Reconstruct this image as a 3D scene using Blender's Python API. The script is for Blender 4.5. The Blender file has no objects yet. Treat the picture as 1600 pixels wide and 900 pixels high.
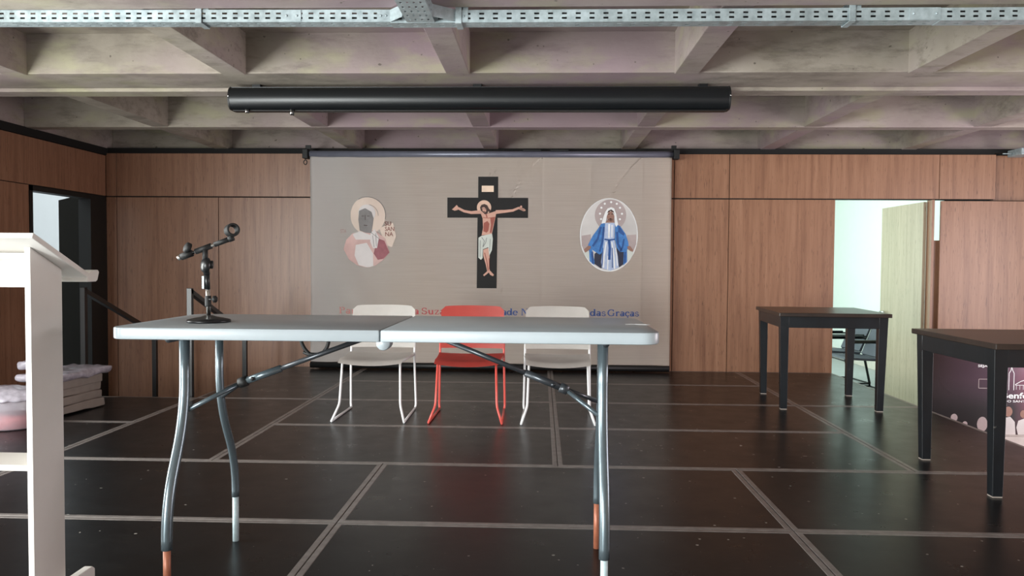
import bpy, bmesh, math, random
from mathutils import Vector, Matrix
random.seed(7)
C = bpy.context.scene.collection
PI = math.pi

# ------------------------------------------------------------------ camera
YAW, PIT, ROL, FPX, CAMZ = .0375, -.0335, .0069, 1200., 1.157
def cam_axes():
    c, s = math.cos(YAW), math.sin(YAW)
    r0 = Vector((c, s, 0)); y0 = Vector((-s, c, 0)); z = Vector((0, 0, 1))
    f = math.cos(PIT)*y0 + math.sin(PIT)*z; u0 = -math.sin(PIT)*y0 + math.cos(PIT)*z
    c, s = math.cos(ROL), math.sin(ROL)
    return c*r0 + s*u0, -s*r0 + c*u0, f
R_, U_, F_ = cam_axes()
cd = bpy.data.cameras.new('camera'); cam = bpy.data.objects.new('camera', cd); C.objects.link(cam)
cd.sensor_width = 36; cd.lens = 36*FPX/1600; cd.clip_start = .02
cam.matrix_world = Matrix(((R_.x, U_.x, -F_.x, 0), (R_.y, U_.y, -F_.y, 0), (R_.z, U_.z, -F_.z, CAMZ), (0, 0, 0, 1)))
bpy.context.scene.camera = cam

# ------------------------------------------------------------------ world, lights, exposure
w = bpy.data.worlds.new('sky'); bpy.context.scene.world = w; w.use_nodes = True
bg = w.node_tree.nodes['Background']; bg.inputs[0].default_value = (.86, .95, 1, 1); bg.inputs[1].default_value = 1.3
def area(name, loc, direction, sx, sy, power, col):
    d = bpy.data.lights.new(name, 'AREA'); d.shape = 'RECTANGLE'; d.size = sx; d.size_y = sy; d.energy = power; d.color = col
    o = bpy.data.objects.new(name, d); C.objects.link(o); o.location = loc
    o.rotation_euler = Vector(direction).to_track_quat('-Z', 'Y').to_euler(); return o
area('daylight_left_window', (-4.70, -5.2, 1.1), (1, 0, 0), 7.0, 2.2, 1550, (.95, 1, .99))
area('daylight_left_window_near', (-4.70, 2.2, 1.1), (1, 0, 0), 3.2, 2.2, 300, (.97, 1, .97))
area('daylight_right_window', (6.5, 4.4, .9), (-1, 0, 0), 3.0, 2.2, 155, (1, .88, .92))
area('daylight_back_room', (1.72, 10.9, 1.2), (1, 0, 0), 3.6, 2.2, 105, (.78, 1, .90))
vs = bpy.context.scene.view_settings
vs.view_transform = 'Standard'; vs.look = 'None'; vs.gamma = 1; vs.use_curve_mapping = False
vs.exposure = 0.22

# ------------------------------------------------------------------ materials
def srgb(r, g, b):
    f = lambda v: v/12.92 if v <= .04045 else ((v+.055)/1.055)**2.4
    return (f(r/255), f(g/255), f(b/255), 1)
class NT:
    def __init__(s, name):
        s.m = bpy.data.materials.new(name); s.m.use_nodes = True
        s.t = s.m.node_tree; s.b = s.t.nodes['Principled BSDF']
    def n(s, typ, **kw):
        x = s.t.nodes.new(typ)
        for k, v in kw.items():
            if k in x.inputs.keys() if isinstance(k, str) else False: x.inputs[k].default_value = v
            else: setattr(x, k, v)
        return x
    def l(s, a, b): s.t.links.new(a, b)
    def pos(s, scale, rand=False):
        g = s.n('ShaderNodeNewGeometry'); mp = s.n('ShaderNodeMapping'); s.l(g.outputs['Position'], mp.inputs['Vector'])
        mp.inputs['Scale'].default_value = scale
        if rand:
            oi = s.n('ShaderNodeObjectInfo'); mu = s.n('ShaderNodeMath', operation='MULTIPLY'); mu.inputs[1].default_value = 37.
            s.l(oi.outputs['Random'], mu.inputs[0]); cx = s.n('ShaderNodeCombineXYZ')
            for i in range(3): s.l(mu.outputs[0], cx.inputs[i])
            s.l(cx.outputs[0], mp.inputs['Location'])
        return mp.outputs['Vector']
    def noise(s, vec, scale, detail=4, rough=.55):
        x = s.n('ShaderNodeTexNoise'); s.l(vec, x.inputs['Vector'])
        x.inputs['Scale'].default_value = scale; x.inputs['Detail'].default_value = detail; x.inputs['Roughness'].default_value = rough
        return x.outputs['Fac']
    def ramp(s, fac, stops):
        x = s.n('ShaderNodeValToRGB'); s.l(fac, x.inputs['Fac']); e = x.color_ramp.elements
        while len(e) < len(stops): e.new(.5)
        for i, (p, c) in enumerate(stops):
            e[i].position = p; e[i].color = c if len(c) == 4 else (*c, 1)
        return x.outputs['Color']
    def mix(s, fac, a, b, mode='MIX'):
        x = s.n('ShaderNodeMix', data_type='RGBA', blend_type=mode)
        if hasattr(fac, 'links'): s.l(fac, x.inputs[0])
        else: x.inputs[0].default_value = fac
        for v, i in ((a, 6), (b, 7)):
            if hasattr(v, 'links'): s.l(v, x.inputs[i])
            else: x.inputs[i].default_value = v
        return x.outputs[2]
    def bump(s, h, strength=.3, dist=.01):
        x = s.n('ShaderNodeBump'); x.inputs['Strength'].default_value = strength; x.inputs['Distance'].default_value = dist
        s.l(h, x.inputs['Height']); s.l(x.outputs[0], s.b.inputs['Normal'])
def flat(name, rgb, rough=.5, metal=0, spec=.5, **kw):
    k = NT(name); k.b.inputs['Roughness'].default_value = rough; k.b.inputs['Metallic'].default_value = metal
    k.b.inputs['Specular IOR Level'].default_value = spec
    c = srgb(*rgb)
    f = k.noise(k.pos((1, 1, 1)), kw.get('scale', 9), 3)
    v = kw.get('var', .08)
    lo = tuple(x*(1-v) for x in c[:3])+(1,); hi = tuple(min(1, x*(1+v)) for x in c[:3])+(1,)
    k.l(k.ramp(f, [(.3, lo), (.7, hi)]), k.b.inputs['Base Color'])
    if 'trans' in kw: k.b.inputs['Transmission Weight'].default_value = kw['trans']
    if 'alpha' in kw: k.b.inputs['Alpha'].default_value = kw['alpha']
    return k.m
def wood_mat(name, a, b, c, rough=.38):
    k = NT(name)
    v = k.pos((9, 9, .45), True)
    n1 = k.noise(v, 2.2, 5, .6); n2 = k.noise(k.pos((60, 60, 1.2), True), 2.0, 3)
    col = k.ramp(n1, [(.28, srgb(*a)), (.5, srgb(*b)), (.72, srgb(*c))])
    col = k.mix(.22, col, k.ramp(n2, [(.35, srgb(*a)), (.6, srgb(*c))]))
    # short dark pores
    n3 = k.noise(k.pos((120, 120, 6), True), 1.5, 1); p = k.ramp(n3, [(.66, (0, 0, 0)), (.74, (1, 1, 1))])
    col = k.mix(p, col, srgb(a[0]*.75, a[1]*.75, a[2]*.75))
    k.l(col, k.b.inputs['Base Color']); k.b.inputs['Roughness'].default_value = rough
    k.bump(n2, .06, .003)
    return k.m
def concrete_mat():
    k = NT('raw_concrete'); v = k.pos((1, 1, 1))
    n1 = k.noise(v, 1.3, 6, .6); n2 = k.noise(v, 14, 6, .7); n3 = k.noise(k.pos((1.4, 3, 6)), 2.0, 7, .72)
    col = k.ramp(n1, [(.3, srgb(128, 119, 108)), (.5, srgb(156, 147, 134)), (.7, srgb(170, 160, 150))])
    col = k.mix(k.ramp(n3, [(.48, (0, 0, 0)), (.70, (.9, .9, .9))]), col, srgb(112, 104, 94))
    tint = k.noise(v, .55, 3); col = k.mix(k.ramp(tint, [(.42, (0, 0, 0)), (.60, (.85, .85, .85))]), col, srgb(152, 131, 138))
    g = k.noise(k.pos((1, 1, 2.5)), 2.1, 4); col = k.mix(k.ramp(g, [(.52, (0, 0, 0)), (.68, (.6, .6, .6))]), col, srgb(164, 160, 130))
    holes = k.ramp(k.noise(v, 26, 1), [(.75, (0, 0, 0)), (.79, (.8, .8, .8))]); col = k.mix(holes, col, srgb(88, 80, 72))
    k.l(col, k.b.inputs['Base Color']); k.b.inputs['Roughness'].default_value = .85
    k.bump(n2, .25, .01); return k.m
def deck_mat():
    k = NT('black_phenolic_board'); v = k.pos((1, 1, 1), True)
    n1 = k.noise(v, 3, 5, .65); sc = k.noise(k.pos((3, 14, 1), True), 3, 5, .7)
    col = k.ramp(n1, [(.3, srgb(17, 18, 19)), (.7, srgb(25, 26, 27))])
    col = k.mix(k.ramp(sc, [(.6, (0, 0, 0)), (.8, (.5, .5, .5))]), col, srgb(72, 70, 68))
    dots = k.ramp(k.noise(v, 42, 0), [(.84, (0, 0, 0)), (.86, (1, 1, 1))]); col = k.mix(dots, col, srgb(150, 146, 140))
    k.l(col, k.b.inputs['Base Color'])
    k.l(k.ramp(k.noise(v, 7, 5), [(.3, (.27,)*3), (.7, (.33,)*3)]), k.b.inputs['Roughness'])
    k.b.inputs['Specular IOR Level'].default_value = .3; k.b.inputs['Specular Tint'].default_value = (.78, .92, 1, 1); k.bump(k.noise(k.pos((180, 180, 180)), 1, 1), .03, .001)
    return k.m
def cloth_mat():
    k = NT('banner_cloth'); v = k.pos((2, 1, 90))
    n = k.noise(v, 1.0, 3); n2 = k.noise(k.pos((.8, 1, .8)), .9, 3)
    col = k.ramp(n, [(.3, srgb(224, 210, 198)), (.7, srgb(232, 219, 208))])
    col = k.mix(k.ramp(n2, [(.45, (0, 0, 0)), (.7, (.5, .5, .5))]), col, srgb(226, 208, 188))
    # sun-faded whitish band down the left side
    g = k.n('ShaderNodeNewGeometry'); sp = k.n('ShaderNodeSeparateXYZ'); k.l(g.outputs['Position'], sp.inputs[0])
    mr = k.n('ShaderNodeMapRange'); k.l(sp.outputs[0], mr.inputs[0])
    mr.inputs[1].default_value = -2.45; mr.inputs[2].default_value = -1.3; mr.inputs[3].default_value = .85; mr.inputs[4].default_value = 0
    col = k.mix(mr.outputs[0], col, srgb(232, 230, 228))
    k.l(col, k.b.inputs['Base Color']); k.b.inputs['Roughness'].default_value = .6; k.bump(k.noise(k.pos((220, 220, 420)), 1, 1), .08, .001)
    return k.m
def blackwood_mat(name, rgb, worn):
    k = NT(name); v = k.pos((1, 1, 1))
    n = k.noise(k.pos((5, 40, 5)), 1.2, 4); col = k.ramp(n, [(.3, srgb(*rgb)), (.7, srgb(*[min(255, x*1.35) for x in rgb]))])
    col = k.mix(k.ramp(k.noise(v, 13, 5, .7), [(.69, (0, 0, 0)), (.78, (worn,)*3)]), col, srgb(128, 122, 116))
    k.l(col, k.b.inputs['Base Color']); k.b.inputs['Roughness'].default_value = .33; return k.m
def galv_mat():
    k = NT('galvanised_steel'); v = k.pos((1, 1, 1))
    n = k.noise(v, 22, 4, .7); n2 = k.noise(v, 2.3, 4)
    col = k.mix(k.ramp(n2, [(.35, (0, 0, 0)), (.7, (1, 1, 1))]), k.ramp(n, [(.3, srgb(152, 166, 170)), (.7, srgb(190, 203, 207))]), k.ramp(n, [(.3, srgb(134, 144, 146)), (.7, srgb(168, 180, 182))]))
    k.l(col, k.b.inputs['Base Color']); k.b.inputs['Metallic'].default_value = .35
    k.l(k.ramp(n, [(.3, (.35,)*3), (.7, (.55,)*3)]), k.b.inputs['Roughness']); return k.m
def poster_mat():
    k = NT('poster_print'); g = k.n('ShaderNodeTexCoord'); sp = k.n('ShaderNodeSeparateXYZ'); k.l(g.outputs['Generated'], sp.inputs[0])
    a = k.ramp(sp.outputs[0], [(.0, srgb(34, 22, 22)), (.3, srgb(66, 44, 58)), (.55, srgb(108, 68, 88)), (1, srgb(112, 66, 84))])
    b = k.ramp(sp.outputs[2], [(.0, (.0,)*3), (.3, (.03,)*3), (.62, (.9,)*3)])
    c = k.mix(b, srgb(22, 17, 18), a)
    d = k.ramp(sp.outputs[0], [(.45, (0, 0, 0)), (.56, (1, 1, 1))])
    c = k.mix(d, c, srgb(122, 72, 86)); k.l(c, k.b.inputs['Base Color']); k.b.inputs['Roughness'].default_value = .18; return k.m
M = dict(
    wood=wood_mat('walnut_laminate', (122, 84, 64), (149, 108, 83), (163, 122, 96)),
    litwood=wood_mat('lit_walnut_laminate', (158, 142, 120), (176, 160, 138), (188, 172, 150)),  # same walnut laminate, lightened: the back room's light is put into the colour
    concrete=concrete_mat(), deck=deck_mat(), cloth=cloth_mat(), galv=galv_mat(), poster=poster_mat(),
    rim=flat('worn_aluminium', (134, 128, 125), .38, .35, var=.2, scale=18),
    black=flat('matt_black_paint', (17, 17, 17), .5), blackmetal=flat('satin_black_metal', (22, 23, 25), .35),
    case=flat('black_enamel_case', (20, 22, 24), .32), gap=flat('dark_gap', (14, 12, 11), .8),
    darkframe=flat('dark_door_frame', (24, 23, 20), .55), darkdoor=flat('dark_olive_door', (24, 21, 15), .9, 0, .08),
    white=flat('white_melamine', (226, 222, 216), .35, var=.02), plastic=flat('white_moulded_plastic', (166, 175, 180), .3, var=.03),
    chairwhite=flat('white_chair_plastic', (236, 230, 224), .4, var=.03), chairframe=flat('white_chair_metal', (238, 238, 238), .3, var=.02),
    chairred=flat('coral_red_plastic', (228, 100, 90), .4, var=.04), redframe=flat('coral_red_metal', (226, 94, 84), .33, var=.04),
    tube=flat('grey_steel_tube', (104, 116, 122), .25, .55), tubedark=flat('dark_steel_bar', (70, 73, 77), .3, .5),
    rust=flat('rusty_copper_tube', (160, 98, 74), .45, .2, var=.2, scale=30), pipe=flat('pale_grey_pipe', (182, 200, 204), .5, var=.15, scale=40),
    chrome=flat('chrome', (225, 225, 222), .15, 1), rubber=flat('black_rubber', (18, 18, 18), .6),
    tablewood=blackwood_mat('black_painted_wood', (20, 23, 26), .7), tabletop=blackwood_mat('black_table_top', (42, 34, 30), .25),
    roller=flat('grey_roller_tube', (120, 122, 136), .35, .3), wallwhite=flat('white_wall_paint', (236, 238, 236), .7, var=.01),
    floor=flat('grey_vinyl_floor', (168, 170, 172), .4, var=.05), paint=flat('off_white_paint', (205, 200, 192), .7, var=.03),
    bag=flat('milky_plastic_wrap', (176, 170, 180), .2, var=.22, scale=22), bundle=flat('folded_cream_cloth', (158, 147, 138), .8, var=.08, scale=12),
    tub=flat('clear_tub_plastic', (214, 206, 216), .15, var=.05, alpha=.42), redfood=flat('red_contents', (186, 74, 72), .6, var=.2, scale=30),
    sling=flat('charcoal_sling_fabric', (74, 76, 88), .6), board=flat('pale_plinth', (214, 204, 196), .5),
    p_black=flat('print_black', (25, 23, 23), .75, var=.05), p_skin=flat('print_skin', (208, 160, 142), .6), p_skin2=flat('print_red_brown', (160, 84, 70), .6),
    p_hair=flat('print_dark_brown', (60, 34, 28), .6), p_halo=flat('print_pale_halo', (226, 188, 166), .6), p_cloth=flat('print_white_cloth', (206, 210, 202), .6, var=.05),
    p_line=flat('print_grey_line', (120, 122, 120), .6), p_cream=flat('print_cream', (240, 212, 188), .6),
    p_oval=flat('print_mist', (206, 201, 198), .6, var=.14, scale=2.5), p_mauve=flat('print_mauve_grey', (176, 160, 158), .6),
    p_white=flat('print_white', (236, 236, 236), .6), p_blue=flat('print_blue', (66, 124, 190), .6, var=.2, scale=25), p_navy=flat('print_deep_blue', (40, 80, 142), .6, var=.15, scale=25),
    p_dress=flat('print_pale_blue', (176, 190, 218), .6, var=.08, scale=25), p_face=flat('print_brown_face', (150, 112, 98), .6), p_dark=flat('print_dark_navy', (40, 42, 62), .6),
    p_fade1=flat('print_faded_peach', (222, 202, 188), .6, var=.06, scale=4), p_fade2=flat('print_faded_rose', (206, 170, 164), .6, var=.12, scale=6),
    p_fade3=flat('print_faded_grey', (126, 121, 120), .6, var=.12, scale=14), p_fade4=flat('print_wine_red', (150, 84, 92), .6, var=.15, scale=20),
    p_fade5=flat('print_faded_white', (218, 210, 208), .6, var=.04), p_fade6=flat('print_faded_yellow', (208, 196, 168), .6, var=.04),
    p_red=flat('print_red_letters', (186, 70, 74), .6), p_pale_red=flat('print_faded_red_letters', (204, 142, 136), .6), p_bluet=flat('print_blue_letters', (66, 94, 160), .6), p_wine=flat('print_maroon_letters', (134, 78, 70), .6),
)

# ------------------------------------------------------------------ mesh helpers
ORG = {}
class MB:
    def __init__(s): s.bm = bmesh.new()
    def add(s, other, mat=None):
        me = bpy.data.meshes.new('t'); other.to_mesh(me); other.free()
        if mat is not None: me.transform(mat)
        s.bm.from_mesh(me); bpy.data.meshes.remove(me); return s
    def box(s, x0, x1, y0, y1, z0, z1, bev=0, seg=2, rot=None):
        b = bmesh.new(); bmesh.ops.create_cube(b, size=1)
        for v in b.verts: v.co = Vector(((x0+x1)/2+v.co.x*(x1-x0), (y0+y1)/2+v.co.y*(y1-y0), (z0+z1)/2+v.co.z*(z1-z0)))
        if bev: bmesh.ops.bevel(b, geom=b.edges[:], offset=bev, segments=seg, affect='EDGES', profile=.5)
        return s.add(b, rot)
    def tube(s, path, r, n=12, cap=True, closed=False):
        P = [Vector(p) for p in path]; b = bmesh.new(); rings = []; m = len(P)
        t0 = (P[1]-P[0]).normalized(); up = Vector((0, 0, 1)) if abs(t0.z) < .9 else Vector((1, 0, 0))
        nrm = (up - t0*up.dot(t0)).normalized()
        for i, p in enumerate(P):
            if closed: t = (P[(i+1) % m]-P[i-1]).normalized()
            else: t = (P[min(i+1, m-1)]-P[max(i-1, 0)]).normalized()
            nrm = (nrm - t*nrm.dot(t)).normalized(); bn = t.cross(nrm)
            rr = r[i] if isinstance(r, (list, tuple)) else r
            rings.append([b.verts.new(p + rr*(math.cos(2*PI*k/n)*nrm + math.sin(2*PI*k/n)*bn)) for k in range(n)])
        for i in range(m if closed else m-1):
            A, B = rings[i], rings[(i+1) % m]
            for k in range(n): b.faces.new((A[k], A[(k+1) % n], B[(k+1) % n], B[k]))
        if cap and not closed: b.faces.new(rings[0][::-1]); b.faces.new(rings[-1])
        for f in b.faces: f.smooth = True
        return s.add(b)
    def lathe(s, prof, n=24, mat=None):       # prof: (radius, height) about local z
        b = bmesh.new(); rings = [[b.verts.new((r*math.cos(2*PI*k/n), r*math.sin(2*PI*k/n), h)) for k in range(n)] for r, h in prof]
        for A, B in zip(rings, rings[1:]):
            for k in range(n): b.faces.new((A[k], A[(k+1) % n], B[(k+1) % n], B[k]))
        b.faces.new(rings[0][::-1]); b.faces.new(rings[-1])
        for f in b.faces: f.smooth = True
        return s.add(b, mat)
    def prism(s, pts, d, mat=None, bev=0):    # pts in local xy, extruded to z = d
        b = bmesh.new(); lo = [b.verts.new((x, y, 0)) for x, y in pts]; hi = [b.verts.new((x, y, d)) for x, y in pts]
        b.faces.new(lo[::-1]); b.faces.new(hi); n = len(pts)
        for i in range(n): b.faces.new((lo[i], lo[(i+1) % n], hi[(i+1) % n], hi[i]))
        bmesh.ops.recalc_face_normals(b, faces=b.faces[:])
        if bev: bmesh.ops.bevel(b, geom=b.edges[:], offset=bev, segments=2, affect='EDGES', profile=.5)
        return s.add(b, mat)
    def quad(s, *p):
        v = [s.bm.verts.new(q) for q in p]; s.bm.faces.new(v); return s
    def build(s, name, mat, parent=None, smooth=False, org=None):
        me = bpy.data.meshes.new(name); bm = s.bm
        bmesh.ops.recalc_face_normals(bm, faces=bm.faces[:])
        if smooth:
            for f in bm.faces: f.smooth = True
            for e in bm.edges:
                if len(e.link_faces) == 2 and e.calc_face_angle(0) > .7: e.smooth = False
        bm.to_mesh(me); bm.free(); me.materials.append(M[mat])
        o = bpy.data.objects.new(name, me); C.objects.link(o)
        if parent:
            o.parent = parent; g = ORG[parent.name]
        else:
            if org is None:
                xs = [v.co for v in me.vertices]
                g = Vector(((min(v.x for v in xs)+max(v.x for v in xs))/2, (min(v.y for v in xs)+max(v.y for v in xs))/2, min(v.z for v in xs)))
            else: g = Vector(org)
            o.location = g
        me.transform(Matrix.Translation(-g)); ORG[o.name] = g
        return o
def thing(name, label, cat, loc, group=None, org=None):
    o = bpy.data.objects.new(name, None); C.objects.link(o); o.location = loc; o.empty_display_size = .1
    o['label'] = label; o['category'] = cat
    if group: o['group'] = group
    ORG[o.name] = Vector(loc if org is None else org); return o
def tag(o, label, cat, group=None):
    o['label'] = label; o['category'] = cat
    if group: o['group'] = group
    return o
def struct(o): o['kind'] = 'structure'; return o
def root_struct(name, loc=(0, 0, 0)):
    o = bpy.data.objects.new(name, None); C.objects.link(o); o.location = loc; ORG[o.name] = Vector(loc); o['kind'] = 'structure'; return o
def curve_pts(P, n=6):                        # rounds the corners of a polyline (p, radius)
    out = []
    for i, (p, r) in enumerate(P):
        p = Vector(p)
        if r == 0 or i in (0, len(P)-1): out.append(p); continue
        a = p + (Vector(P[i-1][0])-p).normalized()*r; b = p + (Vector(P[i+1][0])-p).normalized()*r
        for k in range(n+1):
            t = k/n; out.append((1-t)**2*a + 2*t*(1-t)*p + t*t*b)
    return out
def frame(origin, xdir, ydir):
    x = Vector(xdir).normalized(); z = x.cross(Vector(ydir)).normalized(); y = z.cross(x)
    return Matrix(((x.x, y.x, z.x, origin[0]), (x.y, y.y, z.y, origin[1]), (x.z, y.z, z.z, origin[2]), (0, 0, 0, 1)))
def axis_mat(origin, zdir):
    q = Vector(zdir).to_track_quat('Z', 'Y'); return Matrix.Translation(Vector(origin)) @ q.to_matrix().to_4x4()

LX, RX, BY, FZ = -4.785, 6.6, 8.30, -.42       # left wall, right wall, back wall face, lower floor
SOF = 2.375                                   # underside of the concrete ribs
# ------------------------------------------------------------------ floor, ceiling, walls
struct(MB().box(-7, 7.2, -9.8, 14.4, FZ-.1, FZ).build('floor', 'floor'))
ceil = struct(MB().box(LX-.2, RX+.2, -9.7, 8.75, SOF+.275, SOF+.45).build('ceiling', 'concrete'))
ybands = [(-9.7, -9.5), (-8.2, -8.05), (-6.75, -6.6), (-5.28, -5.13), (-3.8, -3.65), (-2.33, -2.18), (-.85, -.70), (.62, .77), (2.095, 2.245), (3.555, 3.71), (5.03, 5.62), (6.97, 7.115), (8.44, 8.72)]
for i, (a, b) in enumerate(ybands):
    if a == 5.03:
        MB().box(LX, RX, a, 5.46, SOF+.012, SOF+.30, .006).box(LX, RX, 5.455, b, SOF-.012, SOF+.30, .006).build('beam', 'concrete', ceil)
    else: MB().box(LX, RX, a, b, SOF, SOF+.30, .006).build('beam', 'concrete', ceil)
for (a, b), (c, d) in zip(ybands, ybands[1:]):
    for k in range(-1, 7):
        x = -2.028 + 1.478*k
        if x < LX+.1: continue
        MB().box(x-.077, x+.077, b-.01, c+.01, SOF+.004, SOF+.30, .005).build('rib', 'concrete', ceil)

# back wall: dark backing with wood panels standing proud of it
DX0, DX1, DTOP = 3.115, 4.16, 1.845
wb = root_struct('wall_back', (0, BY, 0))
MB().box(LX-.2, DX0, BY+.02, BY+.12, FZ, 2.345).box(4.268, RX, BY+.02, BY+.12, FZ, 1.842).box(DX0, 4.765, BY+.02, BY+.12, DTOP+.004, 2.345).build('backing', 'gap', wb)
G = .0035
def panel(x0, x1, z0, z1, y=BY): MB().box(x0+G, x1-G, y, y+.018, z0+G, z1-G, .0012, 1).build('panel', 'wood', wb)
ub = [LX, -4.668, -2.49, -.48, 1.415, 2.0, 4.195, 4.775]
for a, b in zip(ub, ub[1:]): panel(a, b, 1.852, 2.325)
lb = [LX, -4.668, -3.532, -2.49, -.48, 1.415, 2.0, DX0+G]
for a, b in zip(lb, lb[1:]): panel(a, b, FZ, 1.846)
panel(4.775, RX, 1.845, 2.33, BY+.10)          # upper panel set further back
panel(4.212, RX, FZ, 1.838)
MB().box(4.775, RX, BY+.118, BY+.16, 1.79, 2.345).build('backing', 'gap', wb)
struct(MB().box(LX, RX, BY+.03, BY+.125, 2.345, SOF+.01).build('gap_shade_back', 'gap'))  # black strip paints the shade of the open gap above the panels
# left wall with door opening and (out of view) windows
wl = root_struct('wall_left', (LX, 0, 0))
D0, D1, DT = 7.03, 8.24, 1.80
MB().box(LX-.14, LX-.02, 4.2, D0, FZ, 2.65).box(LX-.14, LX-.02, D0, 8.75, 1.85, 2.65).box(LX-.14, LX-.02, D1+.06, 8.75, FZ, 1.85).box(LX-.14, LX-.02, -9.7, 3.9, FZ, 0).box(LX-.14, LX-.02, -9.7, 3.9, 2.2, 2.65).box(LX-.14, LX-.02, -9.7, -8.8, 0, 2.2).box(LX-.14, LX-.02, -1.6, .5, 0, 2.2).box(LX-.14, LX-.02, 3.9, 4.2, FZ, 2.65).build('backing', 'gap', wl)
def lpanel(y0, y1, z0, z1): MB().box(LX-.018, LX, y0+G, y1-G, z0+G, z1-G, .0012, 1).build('panel', 'wood', wl)
lpanel(3.9, 4.6, 1.852, 2.30); lpanel(4.6, BY, 1.852, 2.30)
for a, b in ((3.9, 4.6), (4.6, 5.82), (5.82, D0-.005)): lpanel(a, b, FZ, 1.852)
MB().box(LX-.14, LX-.001, -9.7, 8.75, SOF, 2.66).build('beam', 'concrete', ceil)
struct(MB().box(LX-.02, LX+.012, 3.9, BY+.03, 2.303, SOF+.004).build('gap_shade_left', 'gap'))  # black strip painting the dark gap along the left wall top
fr = struct(MB().box(LX-.13, LX+.004, D0-.0, D0+.045, FZ, 1.846).box(LX-.13, LX+.004, D0, D1+.05, DT, 1.846).box(LX-.13, LX+.004, 8.0, D1+.06, FZ, DT).build('trim_3', 'darkframe'))
# left door leaf, swung far outwards
a = math.radians(136)
dl = root_struct('door_2', (LX-.135, 8.10, FZ))
mt = Matrix.Translation((LX-.17, 8.10, 0)) @ Matrix.Rotation(math.radians(44.3), 4, 'Z')
MB().box(-.02, .02, 0, .90, FZ+.01, 1.84, .002, 1, rot=mt).build('leaf', 'darkdoor', dl)
MB().tube([mt @ Vector((.03, .84, .62)), mt @ Vector((.06, .84, .62)), mt @ Vector((.06, .72, .62))], .009, 8).build('door_handle', 'chrome', dl)
struct(MB().box(-6.9, -6.8, 3.5, 12, FZ, 3.4).build('wall_outside', 'wallwhite'))
# right and front walls with openings
struct(MB().box(RX, RX+.1, -9.7, 2.9, FZ, 2.7).box(RX, RX+.1, 7.1, 8.75, FZ, 2.7).box(RX, RX+.1, 2.9, 7.1, FZ, -.15).box(RX, RX+.1, 2.9, 7.1, 2.15, 2.7).build('wall_right', 'wood'))
struct(MB().box(LX, -4.1, -9.6, -9.5, FZ, 2.7).box(4.1, RX, -9.6, -9.5, FZ, 2.7).box(-4.1, 4.1, -9.6, -9.5, FZ, -.25).box(-4.1, 4.1, -9.6, -9.5, 2.05, 2.7).build('wall_front', 'wood'))
# back room seen through the right door
struct(MB().box(5.02, 5.12, 8.73, 14.2, FZ, 2.6).build('wall_room_right', 'wallwhite'))
struct(MB().box(1.5, 5.1, 14.1, 14.2, FZ, 2.6).build('wall_room_back', 'wallwhite'))
struct(MB().box(1.5, 1.6, 8.73, 14.2, FZ, 2.6).build('wall_room_left', 'wallwhite'))
struct(MB().box(1.5, 5.12, 8.76, 14.2, 2.6, 2.7).build('ceiling_room', 'wallwhite'))
struct(MB().box(5.0, 5.02, 8.74, 14.1, FZ, FZ+.17, .004).build('baseboard_right', 'board'))
# right door: frame and leaf opened 90 degrees into the back room
struct(MB().box(4.125, 4.152, BY-.002, BY+.11, FZ, DTOP+.002, .001, 1).box(4.152, 4.27, BY+.05, BY+.09, FZ, 1.42, .001, 1).build('trim_4', 'wood'))
dr = root_struct('door_1', (4.105, BY+.02, FZ))
MB().box(4.085, 4.12, BY+.10, BY+1.10, FZ+.01, 1.832, .002, 1).build('leaf', 'litwood', dr)
MB().tube([(4.085, BY+1.0, .60), (4.04, BY+1.0, .60), (4.04, BY+.88, .60)], .009, 8).build('door_handle', 'chrome', dr)

# ------------------------------------------------------------------ stage of modular decks
stage = thing('stage', 'low black stage of rectangular decks with grey aluminium rims', 'stage', (0, 4.8, FZ))
def deck(x0, x1, y0, y1):
    g = .0018; x0 += g; x1 -= g; y0 += g; y1 -= g; r = .028
    d = MB().box(x0+r, x1-r, y0+r, y1-r, -.03, -.0012).build('stage_deck', 'deck', stage)
    m = MB()
    for bx in ((x0, x1, y0, y0+r), (x0, x1, y1-r, y1), (x0, x0+r, y0+r, y1-r), (x1-r, x1, y0+r, y1-r)): m.box(*bx, -.10, 0, .0022, 1)
    m.build('deck_rim', 'rim', d)
for y0 in (1.34, 2.34, 3.34):
    for x0, x1 in ((-4.77, -2.895), (-2.895, -.895), (-.895, 1.105), (1.105, 3.11)): deck(x0, x1, y0, y0+1)
for y0, y1 in ((4.34, 5.34), (5.34, 6.34), (6.34, 7.34), (7.34, 8.285)):
    deck(-1.895, .105, y0, y1); deck(.105, 2.105, y0, y1)
    if y0 < 6: deck(-4.77, -2.895, y0, y1)
for y0, y1 in ((4.34, 6.34), (6.34, 8.285)): deck(2.105, 3.11, y0, y1); deck(-2.895, -1.895, y0, y1)
for q in ((3.06, 3.08, 1.36, 8.28), (-4.75, 3.055, 1.36, 1.38), (-4.75, -2.93, 6.30, 6.32), (-2.885, -2.865, 6.36, 8.28)): MB().box(*q, FZ, -.10).build('skirt', 'black', stage)

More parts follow.
